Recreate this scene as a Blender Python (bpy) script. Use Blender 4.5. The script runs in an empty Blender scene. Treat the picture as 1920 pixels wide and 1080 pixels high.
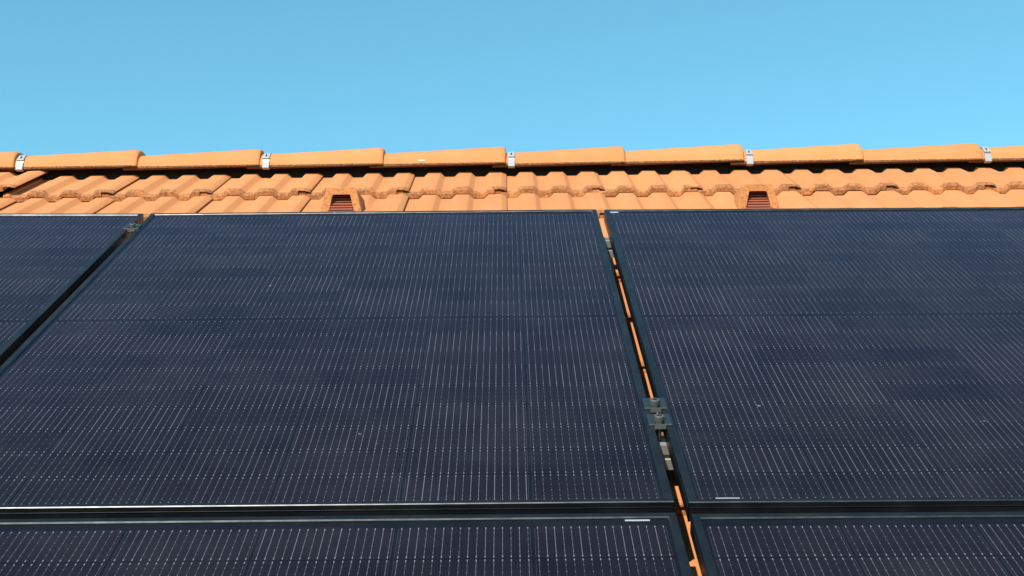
import bpy, math, random
from mathutils import Matrix, Vector, Euler

random.seed(7)
D = bpy.data
scene = bpy.context.scene
COL = scene.collection

# ------------------------------------------------------------------ roof frame
# roof coordinates: u along the ridge, v up the slope, n out of the panel plane
PITCH = math.radians(34.0)
CP, SP = math.cos(PITCH), math.sin(PITCH)
ORIGIN = Vector((0.0, 0.0, 4.6))
ROOF = Matrix(((1, 0, 0, ORIGIN.x), (0, CP, -SP, ORIGIN.y), (0, SP, CP, ORIGIN.z), (0, 0, 0, 1)))
R3 = ROOF.to_3x3()

# ------------------------------------------------------------------ camera
F_PX, CAM_UVN = 2672.7, Vector((0.9029, -1.8143, 0.8610))
CAM_PITCH, CAM_YAW, CAM_ROLL = 0.29350, 0.00410, -0.00788
cam = D.cameras.new("camera")
cam.sensor_width = 36.0
cam.lens = F_PX * 36.0 / 1920.0
cam.clip_start, cam.clip_end = 0.05, 5000.0
cam_ob = D.objects.new("camera", cam)
COL.objects.link(cam_ob)
fw = Vector((math.sin(CAM_YAW) * math.cos(CAM_PITCH), math.cos(CAM_YAW) * math.cos(CAM_PITCH), -math.sin(CAM_PITCH)))
rt = Vector((math.cos(CAM_YAW), -math.sin(CAM_YAW), 0.0))
up = rt.cross(fw)
r2 = rt * math.cos(CAM_ROLL) + up * math.sin(CAM_ROLL)
u2 = -rt * math.sin(CAM_ROLL) + up * math.cos(CAM_ROLL)
cm = Matrix.Identity(4)
for i, ax in enumerate((R3 @ r2, R3 @ u2, R3 @ -fw)):
    for j in range(3):
        cm[j][i] = ax[j]
cm.translation = ROOF @ CAM_UVN
cam_ob.matrix_world = cm
scene.camera = cam_ob

# ------------------------------------------------------------------ sky and sun
SUN_UVN = Vector((-0.340, -0.42, 1.0))          # towards the sun, in roof coordinates
sun_dir = (R3 @ SUN_UVN).normalized()
SUN_EL = math.asin(sun_dir.z)
SUN_AZ = math.atan2(sun_dir.x, sun_dir.y)       # clockwise from +Y
world = D.worlds.new("World")
scene.world = world
world.use_nodes = True
wn, wl = world.node_tree.nodes, world.node_tree.links
wn.clear()
sky = wn.new("ShaderNodeTexSky")
sky.sky_type = 'NISHITA'
sky.sun_disc = False
sky.sun_elevation = SUN_EL
sky.sun_rotation = SUN_AZ
sky.air_density, sky.dust_density, sky.ozone_density = 1.0, 0.0, 1.6
sky.altitude = 100.0
tint = wn.new("ShaderNodeMix")
tint.data_type, tint.blend_type = 'RGBA', 'MULTIPLY'
tint.inputs[0].default_value = 1.0
tint.inputs[7].default_value = (0.69, 1.23, 1.08, 1.0)
bg = wn.new("ShaderNodeBackground")
bg.inputs[1].default_value = 0.15
wo = wn.new("ShaderNodeOutputWorld")
wl.new(sky.outputs[0], tint.inputs[6])
wl.new(tint.outputs[2], bg.inputs[0])
wl.new(bg.outputs[0], wo.inputs[0])

sun = D.lights.new("sun", 'SUN')
sun.energy = 5.0
sun.angle = math.radians(0.53)
sun.color = (1.0, 0.955, 0.88)
sun_ob = D.objects.new("sun", sun)
COL.objects.link(sun_ob)
sun_ob.rotation_euler = sun_dir.to_track_quat('Z', 'Y').to_euler()
sun_ob.location = (0, -6, 14)

vs = scene.view_settings
vs.view_transform, vs.look, vs.exposure, vs.gamma = 'Standard', 'None', 0.4, 1.0
vs.use_curve_mapping = False

# ------------------------------------------------------------------ materials
def new_mat(name):
    m = D.materials.new(name)
    m.use_nodes = True
    return m, m.node_tree.nodes, m.node_tree.links, m.node_tree.nodes["Principled BSDF"]

def simple(name, col, rough=0.5, metal=0.0, ior=1.5):
    m, n, l, b = new_mat(name)
    b.inputs["Base Color"].default_value = (*col, 1)
    b.inputs["Roughness"].default_value = rough
    b.inputs["Metallic"].default_value = metal
    b.inputs["IOR"].default_value = ior
    return m

class NG:
    """tiny node helper"""
    def __init__(s, n, l): s.n, s.l = n, l
    def link(s, src, dst):
        if hasattr(src, "bl_idname") or hasattr(src, "links"): s.l.new(src, dst)
        else: dst.default_value = src
    def math(s, op, a, b=None, clamp=False):
        q = s.n.new("ShaderNodeMath"); q.operation = op; q.use_clamp = clamp
        s.link(a, q.inputs[0])
        if b is not None: s.link(b, q.inputs[1])
        return q.outputs[0]
    def noise(s, vec, scale, detail=3.0, rough=0.55):
        q = s.n.new("ShaderNodeTexNoise"); q.inputs["Scale"].default_value = scale
        q.inputs["Detail"].default_value = detail; q.inputs["Roughness"].default_value = rough
        s.l.new(vec, q.inputs["Vector"]); return q.outputs["Fac"]
    def ramp(s, v, lo, hi, a=0.0, b=1.0):
        q = s.n.new("ShaderNodeMapRange"); q.interpolation_type = 'SMOOTHSTEP'
        s.l.new(v, q.inputs[0])
        for i, x in enumerate((lo, hi, a, b)): q.inputs[i + 1].default_value = x
        return q.outputs[0]
    def mix(s, f, a, b, blend='MIX'):
        q = s.n.new("ShaderNodeMix"); q.data_type = 'RGBA'; q.blend_type = blend
        s.link(f, q.inputs[0])
        for x, i in ((a, 6), (b, 7)):
            if isinstance(x, tuple): q.inputs[i].default_value = (*x, 1)
            else: s.l.new(x, q.inputs[i])
        return q.outputs[2]
    def objvec(s):
        tc = s.n.new("ShaderNodeTexCoord"); oi = s.n.new("ShaderNodeObjectInfo")
        sc = s.n.new("ShaderNodeVectorMath"); sc.operation = 'SCALE'
        cb = s.n.new("ShaderNodeCombineXYZ")
        s.l.new(oi.outputs["Random"], cb.inputs[0]); s.l.new(oi.outputs["Random"], cb.inputs[1])
        s.l.new(cb.outputs[0], sc.inputs[0]); sc.inputs["Scale"].default_value = 37.0
        ad = s.n.new("ShaderNodeVectorMath"); ad.operation = 'ADD'
        s.l.new(tc.outputs["Object"], ad.inputs[0]); s.l.new(sc.outputs[0], ad.inputs[1])
        sep = s.n.new("ShaderNodeSeparateXYZ"); s.l.new(tc.outputs["Object"], sep.inputs[0])
        return ad.outputs[0], sep.outputs, oi.outputs["Random"]

TILE_COL = (0.550, 0.203, 0.072)
MOSS = (0.150, 0.050, 0.019)
LICHEN = (0.33, 0.140, 0.056)

def terracotta(name, kind):
    m, n, l, b = new_mat(name)
    g = NG(n, l)
    vec, xyz, rnd = g.objvec()
    big = g.noise(vec, 9.0, 3)
    fine = g.noise(vec, 420.0, 2)
    mid = g.noise(vec, 75.0, 4, 0.65)
    col = g.mix(g.ramp(big, 0.35, 0.68), TILE_COL, (0.560, 0.217, 0.082))
    col = g.mix(g.math('MULTIPLY', g.ramp(mid, 0.56, 0.74), 0.25), col, (0.47, 0.165, 0.055))
    # each piece fired a little differently
    tone = g.ramp(rnd, 0.0, 1.0, 0.95, 1.04)
    cb = n.new("ShaderNodeCombineXYZ")
    for i in range(3): l.new(tone, cb.inputs[i])
    col = g.mix(1.0, col, cb.outputs[0], 'MULTIPLY')
    patch = g.noise(vec, 120.0, 5, 0.7)
    if kind == 'tile':
        # lichen and dirt growing along the nose edge, a little along the overlapping side edge
        edge = g.math('ADD', g.ramp(xyz[1], 0.004, 0.042, 1.0, 0.0), g.math('MULTIPLY', g.ramp(xyz[0], 0.279, 0.292, 0.0, 1.0), 0.52))
        edge = g.math('MULTIPLY', edge, g.ramp(g.noise(vec, 16.0, 3), 0.34, 0.60, 0.62, 1.12))
        a = g.math('ADD', edge, g.math('MULTIPLY', g.math('SUBTRACT', patch, 0.5), 1.9))
        mask = g.ramp(a, 0.48, 0.96, 0.0, 0.82)
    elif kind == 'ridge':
        edge = g.ramp(xyz[2], -0.0020, 0.006, 1.3, 0.0)  # lower lip edge: moss, plus its unlit tone put into the colour
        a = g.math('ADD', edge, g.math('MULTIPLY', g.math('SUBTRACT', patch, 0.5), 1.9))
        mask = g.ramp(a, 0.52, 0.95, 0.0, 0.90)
    else:
        a = g.math('ADD', g.math('MULTIPLY', patch, 1.0), 0.02)
        mask = g.ramp(a, 0.40, 0.66, 0.15, 0.85)
    dark = g.mix(g.ramp(g.noise(vec, 150.0, 4, 0.65), 0.40, 0.58), MOSS, LICHEN)
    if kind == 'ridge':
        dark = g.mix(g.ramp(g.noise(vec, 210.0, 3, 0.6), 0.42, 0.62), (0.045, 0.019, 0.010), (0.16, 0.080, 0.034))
    if kind == 'vent':
        dark = g.mix(g.ramp(g.noise(vec, 180.0, 3), 0.4, 0.6), (0.27, 0.100, 0.032), (0.42, 0.175, 0.054))
    col = g.mix(mask, col, dark)
    # sparse specks
    sp = g.ramp(g.noise(vec, 330.0, 2, 0.5), 0.735, 0.775, 0.0, 0.55)
    col = g.mix(sp, col, (0.26, 0.13, 0.06))
    l.new(col, b.inputs["Base Color"])
    b.inputs["Roughness"].default_value = 0.88
    b.inputs["Specular IOR Level"].default_value = 0.25
    hsum = g.math('ADD', g.math('MULTIPLY', fine, 0.35), g.math('ADD', g.math('MULTIPLY', mid, 0.5), g.math('MULTIPLY', g.math('MULTIPLY', mask, patch), 2.2)))
    bp = n.new("ShaderNodeBump"); bp.inputs["Strength"].default_value = 0.22; bp.inputs["Distance"].default_value = 0.003
    l.new(hsum, bp.inputs["Height"]); l.new(bp.outputs[0], b.inputs["Normal"])
    return m

M_TILE = terracotta("terracotta_tile", 'tile')
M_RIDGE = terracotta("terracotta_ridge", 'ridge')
M_VENT = terracotta("terracotta_vent", 'vent')
M_SLAT = simple("red_vent_plastic", (0.38, 0.098, 0.055), 0.5)
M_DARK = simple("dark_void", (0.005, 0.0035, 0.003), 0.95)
M_DECK = simple("roof_underlay", (0.05, 0.035, 0.03), 0.9)

def anodised():
    m, n, l, b = new_mat("black_anodised_frame")
    g = NG(n, l)
    vec, xyz, rnd = g.objvec()
    nz = g.noise(vec, 14.0, 4)
    col = g.mix(g.ramp(nz, 0.4, 0.75), (0.007, 0.007, 0.008), (0.014, 0.014, 0.015))
    l.new(col, b.inputs["Base Color"])
    b.inputs["IOR"].default_value = 1.30
    b.inputs["Specular Tint"].default_value = (0.72, 0.84, 1.0, 1)
    l.new(g.ramp(g.noise(vec, 60.0, 3), 0.3, 0.7, 0.30, 0.40), b.inputs["Roughness"])
    return m
M_FRAME = anodised()

def bevel_metal():
    # brighter metal painted on the frame chamfers to carry their sun glint
    m, n, l, b = new_mat("frame_edge_glint")
    g = NG(n, l)
    vec, xyz, rnd = g.objvec()
    nz = g.noise(vec, 40.0, 4)
    col = g.mix(g.ramp(nz, 0.35, 0.7), (0.048, 0.049, 0.050), (0.078, 0.079, 0.078))
    l.new(col, b.inputs["Base Color"])
    b.inputs["Metallic"].default_value = 1.0
    b.inputs["Roughness"].default_value = 0.38
    return m
M_EDGE = bevel_metal()

def cell_mat():
    m, n, l, b = new_mat("silicon_cell")
    g = NG(n, l)
    vec, xyz, rnd = g.objvec()
    c = g.mix(rnd, (0.0054, 0.0047, 0.0080), (0.0098, 0.0072, 0.0102))
    c = g.mix(g.math('MULTIPLY', g.ramp(g.noise(vec, 18.0, 3), 0.45, 0.75), 0.5), c, (0.0085, 0.0100, 0.0110))
    l.new(c, b.inputs["Base Color"])
    b.inputs["Roughness"].default_value = 0.55
    b.inputs["IOR"].default_value = 1.2
    return m
M_CELL = cell_mat()
M_WIRE = simple("busbar_wire", (0.140, 0.134, 0.150), 0.5)
def vary_wire(m):
    # uneven glint of the soldered wires, put into a random colour per cell
    n, l = m.node_tree.nodes, m.node_tree.links
    g = NG(n, l)
    vec, xyz, rnd = g.objvec()
    l.new(g.mix(g.ramp(rnd, 0.15, 0.85), (0.078, 0.074, 0.082), (0.155, 0.148, 0.165)), n["Principled BSDF"].inputs["Base Color"])
vary_wire(M_WIRE)
M_PAD = simple("solder_pad", (0.180, 0.172, 0.190), 0.5)
M_CEDGE = simple("cell_edge_line", (0.024, 0.030, 0.036), 0.6)
M_BACK = simple("black_backsheet", (0.0045, 0.0050, 0.0075), 0.5)
for m_ in (M_CELL, M_WIRE, M_PAD, M_CEDGE, M_BACK):      # laminated under the glass: no air gap, no second reflection
    m_.node_tree.nodes["Principled BSDF"].inputs["Specular IOR Level"].default_value = 0.0

def glass_mat():
    m = D.materials.new("solar_glass"); m.use_nodes = True
    n, l = m.node_tree.nodes, m.node_tree.links
    n.clear()
    g = NG(n, l)
    vec, xyz, rnd = g.objvec()
    out = n.new("ShaderNodeOutputMaterial")
    fr = n.new("ShaderNodeFresnel"); fr.inputs[0].default_value = 1.205
    geo = n.new("ShaderNodeNewGeometry")
    fac = g.math('MULTIPLY', fr.outputs[0], g.math('SUBTRACT', 1.0, geo.outputs["Backfacing"]))
    tr = n.new("ShaderNodeBsdfTransparent"); tr.inputs[0].default_value = (0.93, 0.95, 0.96, 1)
    gl = n.new("ShaderNodeBsdfGlossy"); gl.inputs[0].default_value = (1.0, 0.69, 0.87, 1); gl.inputs["Roughness"].default_value = 0.09
    bp = n.new("ShaderNodeBump"); bp.inputs["Strength"].default_value = 0.06; bp.inputs["Distance"].default_value = 0.001
    l.new(g.noise(vec, 900.0, 1), bp.inputs["Height"]); l.new(bp.outputs[0], gl.inputs["Normal"])
    mx = n.new("ShaderNodeMixShader")
    l.new(fac, mx.inputs[0]); l.new(tr.outputs[0], mx.inputs[1]); l.new(gl.outputs[0], mx.inputs[2])
    # thin dust film and a few dried splashes
    df = n.new("ShaderNodeBsdfDiffuse"); df.inputs[0].default_value = (0.42, 0.405, 0.425, 1)
    film = g.ramp(g.noise(vec, 5.0, 5, 0.65), 0.35, 0.75, 0.004, 0.019)
    vo = n.new("ShaderNodeTexVoronoi"); vo.inputs["Scale"].default_value = 11.0
    l.new(vec, vo.inputs["Vector"])
    wob = g.math('ADD', vo.outputs["Distance"], g.math('MULTIPLY', g.noise(vec, 220.0, 2), 0.10))
    keep = g.ramp(g.noise(vec, 3.7, 2), 0.53, 0.62)
    speck = g.math('MULTIPLY', g.ramp(wob, 0.062, 0.090, 0.4, 0.0), keep)
    dust = g.math('MULTIPLY', g.math('ADD', film, speck), g.math('SUBTRACT', 1.0, geo.outputs["Backfacing"]))
    mx2 = n.new("ShaderNodeMixShader")
    l.new(dust, mx2.inputs[0]); l.new(mx.outputs[0], mx2.inputs[1]); l.new(df.outputs[0], mx2.inputs[2])
    l.new(mx2.outputs[0], out.inputs[0])
    return m
M_GLASS = glass_mat()
M_ALU = simple("raw_aluminium", (0.36, 0.35, 0.33), 0.45, 0.45)
M_ALUD = simple("dull_aluminium", (0.36, 0.36, 0.345), 0.5, 0.9)
M_ZINC = simple("galvanised_clip", (0.32, 0.315, 0.33), 0.55, 0.0)
M_STEEL = simple("dark_steel_bolt", (0.085, 0.085, 0.083), 0.6, 0.3)
M_BLACK = simple("socket_black", (0.01, 0.01, 0.01), 0.6)
M_STICK = simple("white_sticker", (0.33, 0.33, 0.37), 0.4)
M_CLAMP = simple("black_clamp", (0.020, 0.024, 0.028), 0.35, 0.0, 1.35)

# ------------------------------------------------------------------ mesh helpers
class MB:
    def __init__(s): s.v, s.f, s.m = [], [], []
    def add(s, vs_, fs, mi=0):
        o = len(s.v); s.v += [tuple(x) for x in vs_]
        for f in fs: s.f.append(tuple(i + o for i in f)); s.m.append(mi)
    def box(s, x0, x1, y0, y1, z0, z1, mi=0):
        s.add([(x0, y0, z0), (x1, y0, z0), (x1, y1, z0), (x0, y1, z0), (x0, y0, z1), (x1, y0, z1), (x1, y1, z1), (x0, y1, z1)],
              [(0, 3, 2, 1), (4, 5, 6, 7), (0, 1, 5, 4), (1, 2, 6, 5), (2, 3, 7, 6), (3, 0, 4, 7)], mi)
    def quad(s, x0, x1, y0, y1, z, mi=0):
        s.add([(x0, y0, z), (x1, y0, z), (x1, y1, z), (x0, y1, z)], [(0, 1, 2, 3)], mi)
    def prism(s, poly, y0, y1, mi=0, cap=(None, None)):
        """poly = (x, z) points counter-clockwise seen from -y; extruded from y0 to y1"""
        k = len(poly)
        a = [(p[0], y0, p[1]) for p in poly]; b = [(p[0], y1, p[1]) for p in poly]
        s.add(a + b, [(i, (i + 1) % k, k + (i + 1) % k, k + i) for i in range(k)], mi)
        s.add(a, [tuple(range(k))][::-1], mi if cap[0] is None else cap[0])
        s.add(b, [tuple(range(k))[::-1]], mi if cap[1] is None else cap[1])
    def cyl(s, c, ax, r, h, k=14, mi=0, r2=None):
        ax = Vector(ax).normalized(); a = ax.orthogonal().normalized(); b = ax.cross(a)
        r2 = r if r2 is None else r2; c = Vector(c)
        p = [c + (a * math.cos(t) + b * math.sin(t)) * r for t in (2 * math.pi * i / k for i in range(k))]
        q = [c + ax * h + (a * math.cos(t) + b * math.sin(t)) * r2 for t in (2 * math.pi * i / k for i in range(k))]
        s.add(p + q, [(i, (i + 1) % k, k + (i + 1) % k, k + i) for i in range(k)] + [tuple(range(k))[::-1], tuple(range(k, 2 * k))], mi)
    def mesh(s, name, mats, smooth=False, angle=None):
        me = D.meshes.new(name)
        me.from_pydata(s.v, [], s.f)
        for m in mats: me.materials.append(m)
        me.polygons.foreach_set("material_index", s.m)
        if smooth: me.polygons.foreach_set("use_smooth", [True] * len(me.polygons))
        me.update()
        if smooth and angle: 
            me.set_sharp_from_angle(angle=math.radians(angle))
        return me

def obj(name, data, parent=None, mw=None, loc=None, rot=None):
    o = D.objects.new(name, data)
    COL.objects.link(o)
    if parent is not None: o.parent = parent
    if mw is not None: o.matrix_world = mw
    if loc is not None: o.location = loc
    if rot is not None: o.rotation_euler = rot
    return o

def tag(o, label, cat, group=None):
    o["label"] = label; o["category"] = cat
    if group: o["group"] = group
    return o

# ------------------------------------------------------------------ ground
def ground_mat():
    m, n, l, b = new_mat("garden_ground")
    g = NG(n, l)
    vec, xyz, rnd = g.objvec()
    l.new(g.mix(g.ramp(g.noise(vec, 0.35, 6), 0.4, 0.62), (0.045, 0.070, 0.025), (0.110, 0.100, 0.065)), b.inputs["Base Color"])
    b.inputs["Roughness"].default_value = 0.95
    return m
mb = MB(); mb.quad(-1500, 1500, -1500, 1500, 0)
go = obj("ground", mb.mesh("ground", [ground_mat()])); go["kind"] = "structure"

# ------------------------------------------------------------------ roof body
U0, U1 = -1.60, 3.55            # gable ends
V_NOSE, EXPO, N_NOSE = 2.4416, 0.3191, -0.1165
N_DECK = -0.200
V_EAVE = -2.05
V_APEX = 2.90
mb = MB()
# front and back slopes as one thick folded slab, in roof coordinates
def world_off(dy, dz): return (dy * CP + dz * SP, -dy * SP + dz * CP)   # (dv, dn) of a world (y, z) offset
ap = (V_APEX, N_DECK)
L = V_APEX - V_EAVE
be = world_off(L * CP, -L * SP)
th = world_off(0, -0.16)
prof = [(V_EAVE, N_DECK), ap, (ap[0] + be[0], ap[1] + be[1])]
prof = prof + [(p[0] + th[0], p[1] + th[1]) for p in prof[::-1]]
k = len(prof)
mb.add([(U0, a, b) for a, b in prof] + [(U1, a, b) for a, b in prof],
       [(i, (i + 1) % k, k + (i + 1) % k, k + i) for i in range(k)] + [(0, 5, 4, 1), (1, 4, 3, 2), (k, k + 1, k + 4, k + 5), (k + 1, k + 2, k + 3, k + 4)])
roof = obj("tiled_roof", mb.mesh("roof_deck", [M_DECK]), mw=ROOF)
tag(roof, "orange terracotta tiled roof with capped ridge, under the black solar panels", "roof")
roof["kind"] = "thing"
# house walls below, unseen from the camera, so that the roof stands on something
mb = MB()
ev = ROOF @ Vector((0, V_EAVE, N_DECK)); apx = ROOF @ Vector((0, V_APEX, N_DECK))
yb = 2 * apx.y - ev.y
mb.box(U0 + 0.15, U1 - 0.15, ev.y + 0.45, yb - 0.45, -0.05, ev.z - 0.02)
wo_ = obj("house_wall", mb.mesh("house_wall", [simple("render_wall", (0.62, 0.58, 0.50), 0.9)])); wo_["kind"] = "structure"

# ------------------------------------------------------------------ roof tiles
H = 0.0135
def tile_mesh(seed, flat=False):
    rnd = random.Random(seed)
    # (x, z of the top, thickness) across the tile; three flat-topped rolls
    top = [(-0.044, 0.0040, 0.013), (-0.040, 0.0048, 0.013), (-0.024, 0.0048, 0.013), (-0.020, 0.0000, 0.012), (0.004, 0.0, 0.013)]
    for k_ in range(3):
        b = 0.1 * k_
        top += [(b + 0.0230, 0.0000, 0.013), (b + 0.0248, 0.0008, 0.013), (b + 0.0372, H - 0.0008, 0.013), (b + 0.0390, H, 0.013)]
        if k_ < 2:
            top += [(b + 0.0780, H, 0.013), (b + 0.0798, H - 0.0008, 0.013), (b + 0.0922, 0.0008, 0.013), (b + 0.0940, 0.0, 0.013)]
    top += [(0.2560, H, 0.013), (0.2565, H, 0.0065), (0.2780, H, 0.0062), (0.2800, H - 0.0010, 0.0062), (0.2915, 0.0078, 0.0045), (0.2940, 0.0058, 0.0022)]
    ys = [(0.0, -0.0075), (0.0015, -0.0042), (0.005, -0.0016), (0.012, -0.0003), (0.026, 0.0), (0.07, 0.0), (0.12, 0.0), (0.26, 0.0), (0.40, 0.0)]
    v, f = [], []
    nx, ny = len(top), len(ys)
    for (y, dz) in ys:
        for i, (x, z, t) in enumerate(top):
            if flat and 0.01 < x < 0.2 and y < 0.2: z = 0.0
            jit = (rnd.random() - 0.5) * 0.0016 if y < 0.02 else 0.0
            dd = max(dz, -t * 0.55)
            v.append((x, y + (0.0035 if x < -0.018 and y < 0.02 else 0.0), z + dd + jit * 0.6))
    for (y, dz) in ys:
        for i, (x, z, t) in enumerate(top):
            nose = 0.0062 * max(0.0, 1.0 - y / 0.07) if x < 0.2562 else 0.0
            v.append((x, y + (0.0035 if x < -0.018 and y < 0.02 else 0.0), z - t - nose))
    o = nx * ny
    for j in range(ny - 1):
        for i in range(nx - 1):
            a = j * nx + i
            f.append((a, a + 1, a + nx + 1, a + nx))
            f.append((o + a, o + a + nx, o + a + nx + 1, o + a + 1))
    for i in range(nx - 1):
        f.append((i, o + i, o + i + 1, i + 1))
        a = (ny - 1) * nx + i
        f.append((a, a + 1, o + a + 1, o + a))
    for j in range(ny - 1):
        a = j * nx
        f.append((a, a + nx, o + a + nx, o + a))
        a = j * nx + nx - 1
        f.append((a, o + a, o + a + nx, a + nx))
    me = D.meshes.new("roof_tile"); me.from_pydata(v, [], f)
    me.materials.append(M_TILE)
    me.polygons.foreach_set("use_smooth", [True] * len(me.polygons)); me.update()
    me.set_sharp_from_angle(angle=math.radians(24))
    return me

TILES = [tile_mesh(s) for s in range(4)]
VENT_TILE = tile_mesh(9, True)
TILT = math.asin(0.0215 / EXPO)
U_JOINT = 0.9125                       # a tile joint in the middle of the picture
K0, K1 = -8, 8
ROWS = 14
VENTS = {(1, -2), (1, 2)}
vents = []
for r in range(ROWS):
    for c in range(K0, K1 + 1):
        vent = (r, c) in VENTS
        o = obj("vent_tile" if vent else "roof_tile", VENT_TILE if vent else TILES[random.randrange(4)], roof)
        o.location = (U_JOINT + 0.3 * c + random.uniform(-.0012, .0012), V_NOSE - EXPO * r + random.uniform(-.002, .002), N_NOSE + random.uniform(-.0008, .0008))
        o.rotation_euler = (-TILT + random.uniform(-.002, .002), random.uniform(-.002, .002), random.uniform(-.003, .003))
        if r == 0 and c == -6:         # one tile sits proud of its neighbour
            o.location.z += 0.010
            o.rotation_euler = (-TILT, -0.035, 0.006)
        if vent: vents.append(o)

# ------------------------------------------------------------------ vents in the tiles
def hood_mesh():
    out = [(-0.064, -0.012), (-0.0585, 0.004), (-0.047, 0.046), (-0.043, 0.054), (-0.036, 0.057), (0.036, 0.057), (0.043, 0.054), (0.047, 0.046), (0.0585, 0.004), (0.064, -0.012)]
    inn = [(-0.036, -0.012), (-0.0355, 0.004), (-0.0275, 0.034), (-0.026, 0.039), (-0.022, 0.0405), (0.022, 0.0405), (0.026, 0.039), (0.0275, 0.034), (0.0355, 0.004), (0.036, -0.012)]
    k_ = len(out)
    lay = []
    lay.append([(x * 0.97, z * 0.42 + 0.004, z * -0.985 - 0.0) for x, z in inn]) if False else None
    rings = []
    rings.append([(x, 0.45 * z + 0.100, z * 0.80) for x, z in inn])           # inner back
    rings.append([(x, 0.45 * z + 0.003, z) for x, z in inn])                  # inner front
    rings.append([(x * 0.97, 0.45 * z, z * 0.985) for x, z in out])           # front face, outer edge
    rings.append([(x, 0.45 * z + 0.004, z) for x, z in out])
    rings.append([(x * 0.98, 0.30 * z + 0.060, z * 0.80 if z > 0 else z) for x, z in out])
    rings.append([(x * 0.95, 0.175, z * 0.30 - 0.004) for x, z in out])
    b = MB()
    vv = [p for ring in rings for p in ring]
    ff = []
    for j in range(len(rings) - 1):
        for i in range(k_ - 1):
            a = j * k_ + i
            ff.append((a, a + 1, a + k_ + 1, a + k_))
    ff.append(tuple(range((len(rings) - 1) * k_, len(rings) * k_)))
    b.add(vv, ff, 0)
    # dark back of the duct
    ib = rings[0]
    b.add([(x, y - 0.004, z) for x, y, z in ib], [tuple(range(k_))], 1)
    me = b.mesh("hood", [M_VENT, M_DARK], True, 35)
    for q in me.vertices: q.co.z *= 1.16
    return me
HOOD = hood_mesh()
SLATS = []
for i in range(9):
    t = i / 8.0
    w = 0.0355 - 0.0095 * t
    y, z = -0.026 + 0.092 * t, -0.004 + 0.046 * t
    b = MB()
    b.add([(-w, y, z - .0024), (w, y, z - .0024), (w, y + .0048, z - .0012), (-w, y + .0048, z - .0012),
           (-w, y, z + .0004), (w, y, z + .0004), (w, y + .0048, z + .0016), (-w, y + .0048, z + .0016)],
          [(0, 3, 2, 1), (4, 5, 6, 7), (0, 1, 5, 4), (1, 2, 6, 5), (2, 3, 7, 6), (3, 0, 4, 7)])
    SLATS.append(b.mesh("louvre_slat", [M_SLAT]))
b = MB()
b.add([(-.0365, -.030, -.016), (.0365, -.030, -.016), (.0265, .085, .030), (-.0265, .085, .030)], [(0, 1, 2, 3)])
b.box(-.0395, -.0358, -.024, .020, -.012, .0035, 1); b.box(.0358, .0395, -.024, .020, -.012, .0035, 1)
TRAY = b.mesh("louvre_tray", [M_DARK, M_SLAT])
for o in vents:
    base = Matrix.Translation((0.114 if o is vents[0] else 0.125, 0.082, 0.003))
    for nm, me in [("hood", HOOD), ("louvre_tray", TRAY)] + [("louvre_slat", s) for s in SLATS]:
        h = obj(nm, me, o); h.location = base.translation
vents[0]["label"] = "hooded vent tile with red louvres above the middle panel"
vents[1]["label"] = "hooded vent tile with red louvres above the right panel"

# ------------------------------------------------------------------ ridge tiles
CAP_L, CAP_R = 0.3995, 0.3885
def cap_mesh(seed):
    rnd = random.Random(100 + seed)
    # x from narrow end (0) to wide end; a half width, b height, dz lift
    st = [(-0.045, 0.111, 0.0635, 0.000), (0.0, 0.1115, 0.0640, 0.000), (0.10, 0.1140, 0.0685, 0.001), (0.24, 0.1175, 0.0745, 0.0025),
          (0.36, 0.1205, 0.0795, 0.004), (0.385, 0.1210, 0.0805, 0.0045), (0.397, 0.1205, 0.0795, 0.0045), (0.4035, 0.1185, 0.0765, 0.0045), (0.4055, 0.1150, 0.0730, 0.0045)]
    K = 22
    T = 0.014
    v, f = [], []
    def ring(x, a, bb, dz, inset):
        pts = []
        for i in range(K + 1):
            t = math.pi * i / K
            ct, stt = math.cos(t), math.sin(t)
            e = 0.80
            y = -(a - inset) * math.copysign(abs(ct) ** e, ct)
            z = (bb - inset) * (stt ** e)
            pts.append((x, y, z + dz))
        return pts
    rings = [ring(*s, 0.0) for s in st]
    # lip: a short vertical edge at both long sides
    for j, rg in enumerate(rings):
        for i in (0, K):
            x, y, z = rg[i]
            rg[i] = (x, y, z - 0.0065 + rnd.uniform(-.0012, .0012))
    inner = [ring(*s, T) for s in st]
    for rg in inner:
        for i in (0, K):
            x, y, z = rg[i]; rg[i] = (x, y, z - 0.0065)
    nr = len(st)
    v = [p for rg in rings for p in rg] + [p for rg in inner for p in rg]
    w = K + 1; o = nr * w
    for j in range(nr - 1):
        for i in range(K):
            a = j * w + i
            f.append((a, a + w, a + w + 1, a + 1))
            f.append((o + a, o + a + 1, o + a + w + 1, o + a + w))
        for i in (0, K):
            a = j * w + i
            f.append((a, o + a, o + a + w, a + w) if i == 0 else (a, a + w, o + a + w, o + a))
    for i in range(K):
        f.append((i, i + 1, o + i + 1, o + i))
        a = (nr - 1) * w + i
        f.append((a, o + a, o + a + 1, a + 1))
    me = D.meshes.new("ridge_tile"); me.from_pydata(v, [], f)
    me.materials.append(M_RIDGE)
    me.polygons.foreach_set("use_smooth", [True] * len(me.polygons)); me.update()
    me.set_sharp_from_angle(angle=math.radians(45))
    return me
CAPS = [cap_mesh(s) for s in range(3)]
CAP_BASE_V, CAP_BASE_N = 2.836, -0.1555
U_CAP = 0.9035                        # a cap joint: right end of a wide end in the middle of the picture

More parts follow.
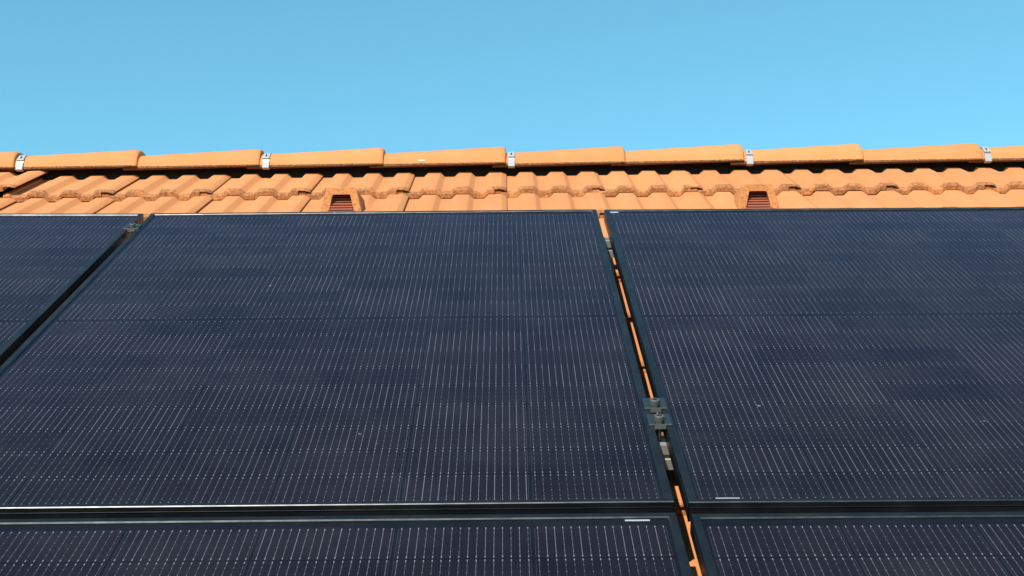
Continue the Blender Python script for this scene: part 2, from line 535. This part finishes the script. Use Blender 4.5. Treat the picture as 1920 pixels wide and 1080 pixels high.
def clip_mesh():
    """metal ridge clip following the front face of the narrow cap end"""
    b = MB()
    a, bb, e = 0.1125, 0.0650, 0.80
    def pt(t, off):
        ct, s_ = math.cos(t), math.sin(t)
        y = -(a + off) * (abs(ct) ** e) * (1 if ct >= 0 else -1); z = (bb + off) * (s_ ** e)
        return y, z
    w = 0.0110
    ts = [0.0, 0.07, 0.14, 0.15, 0.25, 0.26, 0.32, 0.40, 0.52, 0.66, 0.82, 1.0]
    offs = [0.0045, 0.0045, 0.0045, 0.0022, 0.0022, 0.0065, 0.0065, 0.0045, 0.004, 0.004, 0.004, 0.004]
    vv = []
    for t, of in zip(ts, offs):
        y, z = pt(t, of); y2, z2 = pt(t, of - 0.0022)
        vv += [(-w, y, z), (w, y, z), (w, y2, z2), (-w, y2, z2)]
    for j in range(len(ts) - 1):
        q = j * 4
        b.add(vv[q:q + 8], [(i, 4 + i, 4 + (i + 1) % 4, (i + 1) % 4) for i in range(4)], 2 if ts[j] in (0.14, 0.15, 0.25) else 0)  # recessed band in a greyer metal, painting in its shade
    b.add(vv[:4], [(0, 1, 2, 3)]); b.add(vv[-4:], [(3, 2, 1, 0)])
    # hook that grips under the lip
    y0, z0 = pt(0.0, 0.0045)
    b.box(-w, w, y0 - 0.0005, y0 + 0.016, z0 - 0.0105, z0 - 0.0085, 0)
    b.box(-w, w, y0 - 0.0012, y0 + 0.0010, z0 - 0.0095, z0 + 0.001, 0)
    # slot
    y1, z1 = pt(0.38, 0.0062); y2, z2 = pt(0.56, 0.0052)
    b.add([(-.0022, y1, z1), (.0022, y1, z1), (.0022, y2, z2), (-.0022, y2, z2)], [(0, 1, 2, 3)], 1)
    return b.mesh("ridge_clip", [M_ZINC, M_BLACK, M_ALUD])
def screw_mesh():
    b = MB()
    b.cyl((0, 0, 0), (0, 0, 1), 0.0085, 0.0025, 14); b.cyl((0, 0, 0.0025), (0, 0, 1), 0.0065, 0.004, 6, 0, 0.0055)
    b.cyl((0, 0, -0.01), (0, 0, 1), 0.003, 0.0105, 8)
    return b.mesh("screw", [M_ZINC])
CLIP, SCREW = clip_mesh(), screw_mesh()
b = MB(); b.box(U0 + .02, U1 - .02, -0.070, 0.070, -0.085, 0.030)  # near-black bar added so the gap under the caps reads as shade
obj("ridge_gap_shade", b.mesh("ridge_gap_shade", [M_DARK]), roof, loc=(0, CAP_BASE_V, CAP_BASE_N), rot=(-PITCH, 0, 0))
caps = []
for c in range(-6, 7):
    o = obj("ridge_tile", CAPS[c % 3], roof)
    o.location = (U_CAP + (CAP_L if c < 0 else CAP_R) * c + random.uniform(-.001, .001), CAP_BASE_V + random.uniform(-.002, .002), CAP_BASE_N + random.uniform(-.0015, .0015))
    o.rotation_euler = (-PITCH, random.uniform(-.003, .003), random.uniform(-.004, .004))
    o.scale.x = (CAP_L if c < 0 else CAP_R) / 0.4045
    front = (c % 2 == 0)
    cl = obj("ridge_clip", CLIP, o)
    cl.location = (0.019, 0, 0)
    if not front: cl.rotation_euler = (0, 0, math.pi)
    sc = obj("screw", SCREW, o)
    sc.location = (0.017, -0.030 if front else 0.020, 0.0690); sc.rotation_euler = (0.22 if front else -0.2, 0, 0)
    caps.append(o)
# a pale dried splash on one ridge tile
b = MB()
K = 12
vv = [(0.012 * math.cos(t) * (1 + .2 * math.sin(3 * t)), 0.0038 * math.sin(t), 0) for t in (2 * math.pi * i / K for i in range(K))]
vv += [(x * .55, y * .55, 0.0012) for x, y, z in vv]
b.add(vv, [(i, (i + 1) % K, K + (i + 1) % K, K + i) for i in range(K)] + [tuple(range(K, 2 * K))])
sp = obj("bird_dropping", b.mesh("bird_dropping", [simple("dried_splash", (0.62, 0.52, 0.34), 0.8)], True), caps[5])
sp.location = (0.128, -0.1152, 0.0110); sp.rotation_euler = (1.42, 0, 0)
sp["label"] = "small pale dried splash"

# ------------------------------------------------------------------ solar panels
W, HT, TK, GAP, GV = 1.134, 1.722, 0.030, 0.020, 0.0244
RIM, STEP = 0.0110, 0.0030
CW, CH = 0.182, 0.091
MB_, MT_ = 0.0165, 0.030

def rail_mesh(length):
    """frame rail along x from 0 to length with mitred ends; outside at y = 0, y grows inwards, top at z = 0"""
    p = [(0.0, -TK), (0.0, -0.0098), (-0.0006, -0.0094), (-0.0006, -0.0086), (0.0, -0.0082), (0.0, -0.0011), (0.0011, 0.0),
         (RIM - 0.0004, 0.0), (RIM + 0.0002, -0.0003), (RIM + 0.0016, -STEP + 0.0008), (RIM + 0.0016, -STEP - 0.006), (0.0025, -STEP - 0.006), (0.0025, -TK + 0.002), (0.028, -TK + 0.002), (0.028, -TK)]
    k_ = len(p)
    b = MB()
    A = [(max(y, 0.0), y, z) for y, z in p]; B = [(length - max(y, 0.0), y, z) for y, z in p]
    edge = {5: 1, 8: 1, 1: 1, 2: 0}
    for i in range(k_):
        j = (i + 1) % k_
        b.add([A[i], A[j], B[j], B[i]], [(0, 1, 2, 3)], edge.get(i, 0))
    return b.mesh("frame_rail", [M_FRAME, M_EDGE])
RAIL_W, RAIL_H = rail_mesh(W), rail_mesh(HT)

def cell_mesh(seed):
    rnd = random.Random(500 + seed)
    b = MB()
    w, h = CW / 2 - 0.0005, CH / 2
    c = 0.004
    poly = [(-w + c, -h), (w - c, -h), (w, -h + c), (w, h - 0.0006), (w - 0.0006, h), (-w + 0.0006, h), (-w, h - 0.0006), (-w, -h + c)]
    if seed % 2: poly = [(x, -y) for x, y in poly][::-1]
    k_ = len(poly)
    b.add([(x, y, -0.00015) for x, y in poly] + [(x, y, 0.0) for x, y in poly],
          [tuple(range(k_, 2 * k_)), tuple(range(k_))[::-1]] + [(i, (i + 1) % k_, k_ + (i + 1) % k_, k_ + i) for i in range(k_)], 0)
    # pale edge lines of the wafer
    for sx in (-1, 1):
        b.quad(sx * (w - 0.0014) - 0.0003, sx * (w - 0.0014) + 0.0003, -h + c, h - c, 0.0001, 3)
    ph = (0.15, 1.1, 0.5, 0.25, 1.25, 0.8, 0.3, 1.0, 0.6, 0.2)[seed % 10]
    for i in range(16):
        x = -w + CW * (i + 0.5) / 16
        ww = rnd.choice((0.00013, 0.00018, 0.00022, 0.00030, 0.00034)) * (0.38 + 0.68 * ph)
        b.quad(x - ww, x + ww, -h + 0.002, h - 0.002, 0.00012, 1)
        for ye in (-h + 0.0045, h - 0.0045):
            b.quad(x - 0.00065, x + 0.00065, ye - 0.0026, ye + 0.0026, 0.00020, 2)
        for q in range(1, 5):
            yq = -h + CH * q / 5 + rnd.uniform(-.001, .001)
            b.quad(x - 0.00042, x + 0.00042, yq - 0.0010, yq + 0.0010, 0.00020, 2)
    return b.mesh("cell", [M_CELL, M_WIRE, M_PAD, M_CEDGE])
CELLS = [cell_mesh(s) for s in range(10)]
b = MB(); b.box(RIM + .001, W - RIM - .001, RIM + .001, HT - RIM - .001, -STEP - 0.0030, -STEP)
GLASS = b.mesh("glass", [M_GLASS])
b = MB(); b.box(RIM, W - RIM, RIM, HT - RIM, -STEP - 0.0052, -STEP - 0.0034)
BACK = b.mesh("backsheet", [M_BACK])
b = MB(); b.box(W / 2 - .06, W / 2 + .06, HT - .16, HT - .06, -0.028, -0.0086)
CORNER = MB(); CORNER.cyl((0, 0, -TK), (0, 0, 1), 0.0011, TK - 0.0012, 8)  # thin bright rod added to draw the sun glint on the corner
CORNER = CORNER.mesh("corner_glint", [M_EDGE])
JBOX = b.mesh("junction_box", [M_BLACK])

def panel(u, v, n, tilt_u, tilt_v, label, sticker=None):
    mw = ROOF @ Matrix.Translation((u, v, n)) @ Euler((tilt_v, -tilt_u, 0)).to_matrix().to_4x4()
    p = obj("solar_panel", None, mw=mw)
    p.empty_display_size = 0.2
    tag(p, label, "solar panel", "black solar panels on the roof")
    obj("frame_rail", RAIL_W, p)
    obj("frame_rail", RAIL_W, p, loc=(W, HT, 0), rot=(0, 0, math.pi))
    obj("frame_rail", RAIL_H, p, loc=(0, HT, 0), rot=(0, 0, -math.pi / 2))
    obj("frame_rail", RAIL_H, p, loc=(W, 0, 0), rot=(0, 0, math.pi / 2))
    obj("corner_glint", CORNER, p, loc=(0.0004, 0.0004, 0)); obj("corner_glint", CORNER, p, loc=(W - 0.0004, 0.0004, 0))
    obj("backsheet", BACK, p); obj("glass", GLASS, p); obj("junction_box", JBOX, p)
    for r in range(18):
        y = MB_ + CH / 2 + r * (CH + 0.0015) + (0.0135 if r > 8 else 0.0)
        for c in range(6):
            x = 0.016 + CW / 2 + c * (CW + 0.002)
            k_ = random.randrange(5) * 2 + (r % 2)
            obj("cell", CELLS[k_], p, loc=(x, y, -STEP - 0.0022))
    for (x0, x1, y0, y1) in (sticker or []):
        s_ = MB(); s_.box(x0, x1, y0, y1, -STEP + 0.0001, -STEP + 0.0006)
        o = obj("serial_sticker", s_.mesh("serial_sticker", [M_STICK]), p)
        o["label"] = "small white serial sticker at the glass edge"
    return p

panel(0, 0, 0, 0, 0, "widest-seen black solar panel in the middle, between the two slanting gaps")
panel(W + GAP, -0.0024, -0.0003, -0.0026, 0, "black solar panel at right, upper row, below the right-hand vent tile",
      [(0.014, 0.034, HT - .026, HT - .014), (0.040, 0.074, 0.0140, 0.0185)])
panel(-GAP - W, 0, 0.0102, -0.0095, 0, "black solar panel at the left edge, left of the plain black gap")
panel(0, -HT - GV, -0.005, 0, 0, "lower-row black solar panel at bottom left of the orange-lit gap",
      [(W - 0.072, W - 0.038, HT - .0205, HT - .0165)])
panel(W + GAP, -HT - GV - .0024, -0.006, -0.0026, 0, "lower-row black solar panel in the bottom right corner")

# ------------------------------------------------------------------ mounting rails
def mount_rail(u0, u1, v, n_top, label):
    w, h = 0.040, 0.042
    # grooved extrusion: x along, profile in (y, z)
    p = [(0, -h), (w, -h), (w, -0.026), (w - .004, -0.024), (w - .004, -0.018), (w, -0.016), (w, 0), (0.027, 0), (0.027, -0.010), (0.013, -0.010), (0.013, 0), (0, 0),
         (0, -0.016), (0.003, -0.0175), (0.003, -0.0235), (0, -0.025)]
    k_ = len(p)
    b = MB()
    b.add([(0, y, z) for y, z in p] + [(u1 - u0, y, z) for y, z in p], [(i, (i + 1) % k_, k_ + (i + 1) % k_, k_ + i) for i in range(k_)] + [tuple(range(k_))[::-1], tuple(range(k_, 2 * k_))])
    o = obj("mounting_rail", b.mesh("mounting_rail", [M_ALU]), mw=ROOF @ Matrix.Translation((u0, v, n_top)))
    tag(o, label, "rail", "mounting rails under the panels")
    return o
mount_rail(-1.1, 2.30, 1.520, -TK - 0.0005, "silver mounting rail glimpsed near the top of the orange-lit gap")
mount_rail(-1.1, 2.30, 0.268, -TK - 0.0005, "silver mounting rail glimpsed in the gap below the two bolted clamps")

# ------------------------------------------------------------------ mid clamps
def clamp_mesh(ln):
    b = MB()
    g = GAP / 2 - 0.0008
    t = 0.0016
    # hat profile seen along the gap: wings rest on the two frames, channel drops into the gap
    hat = [(-0.0185, 0.0006), (-g, 0.0004), (-g, -0.006), (g, -0.006), (g, 0.0004), (0.0185, 0.0006), (0.0185, 0.0022), (0.0150, 0.0034), (g - t, 0.0030), (g - t, -0.0040), (-g + t, -0.0040), (-g + t, 0.0030), (-0.0150, 0.0034), (-0.0185, 0.0022)]
    k_ = len(hat)
    A = [(x, 0, z) for x, z in hat]; B = [(x, ln, z) for x, z in hat]
    b.add(A + B, [(i, (i + 1) % k_, k_ + (i + 1) % k_, k_ + i) for i in range(k_)], 0)
    # cut ends, split into convex strips
    strips = [(0, 1, 12, 13), (1, 2, 10, 11), (1, 11, 12), (2, 3, 9, 10), (3, 4, 8, 9), (4, 7, 8), (4, 5, 6, 7), (8, 11, 10, 9)]
    b.add(A, strips, 1); b.add(B, [s[::-1] for s in strips], 1)
    return b.mesh("mid_clamp", [M_CLAMP, M_ALUD])
def bolt_mesh():
    b = MB()
    b.cyl((0, 0, -0.0095), (0, 0, 1), 0.0080, 0.0105, 6, 1)
    b.cyl((0, 0, 0.0010), (0, 0, 1), 0.0078, 0.0085, 18, 0)
    b.cyl((0, 0, 0.0095), (0, 0, 1), 0.0078, 0.0008, 18, 0, 0.0070)
    b.cyl((0, 0, 0.0103), (0, 0, 1), 0.0046, 0.0002, 6, 2)
    b.cyl((0, 0, -0.050), (0, 0, 1), 0.004, 0.041, 10, 1)
    return b.mesh("bolt", [M_STEEL, M_ALUD, M_BLACK])
CLAMP, BOLT = clamp_mesh(0.042), bolt_mesh()
def clamp(u, v, n, label, ln=0.05):
    o = obj("mid_clamp", CLAMP, mw=ROOF @ Matrix.Translation((u, v, n)))
    tag(o, label, "clamp", "clamps holding neighbouring panels")
    obj("bolt", BOLT, o, loc=(0, 0.018, 0.0))
    return o
clamp(-GAP / 2, 1.555, 0.0004, "small silver panel clamp at the top of the left-hand black gap")
clamp(W + GAP / 2, 0.275, 0.0004, "lower of the two bolted clamps side by side in the right-hand gap")
clamp(W + GAP / 2, 0.345, 0.0004, "upper of the two bolted clamps side by side in the right-hand gap")
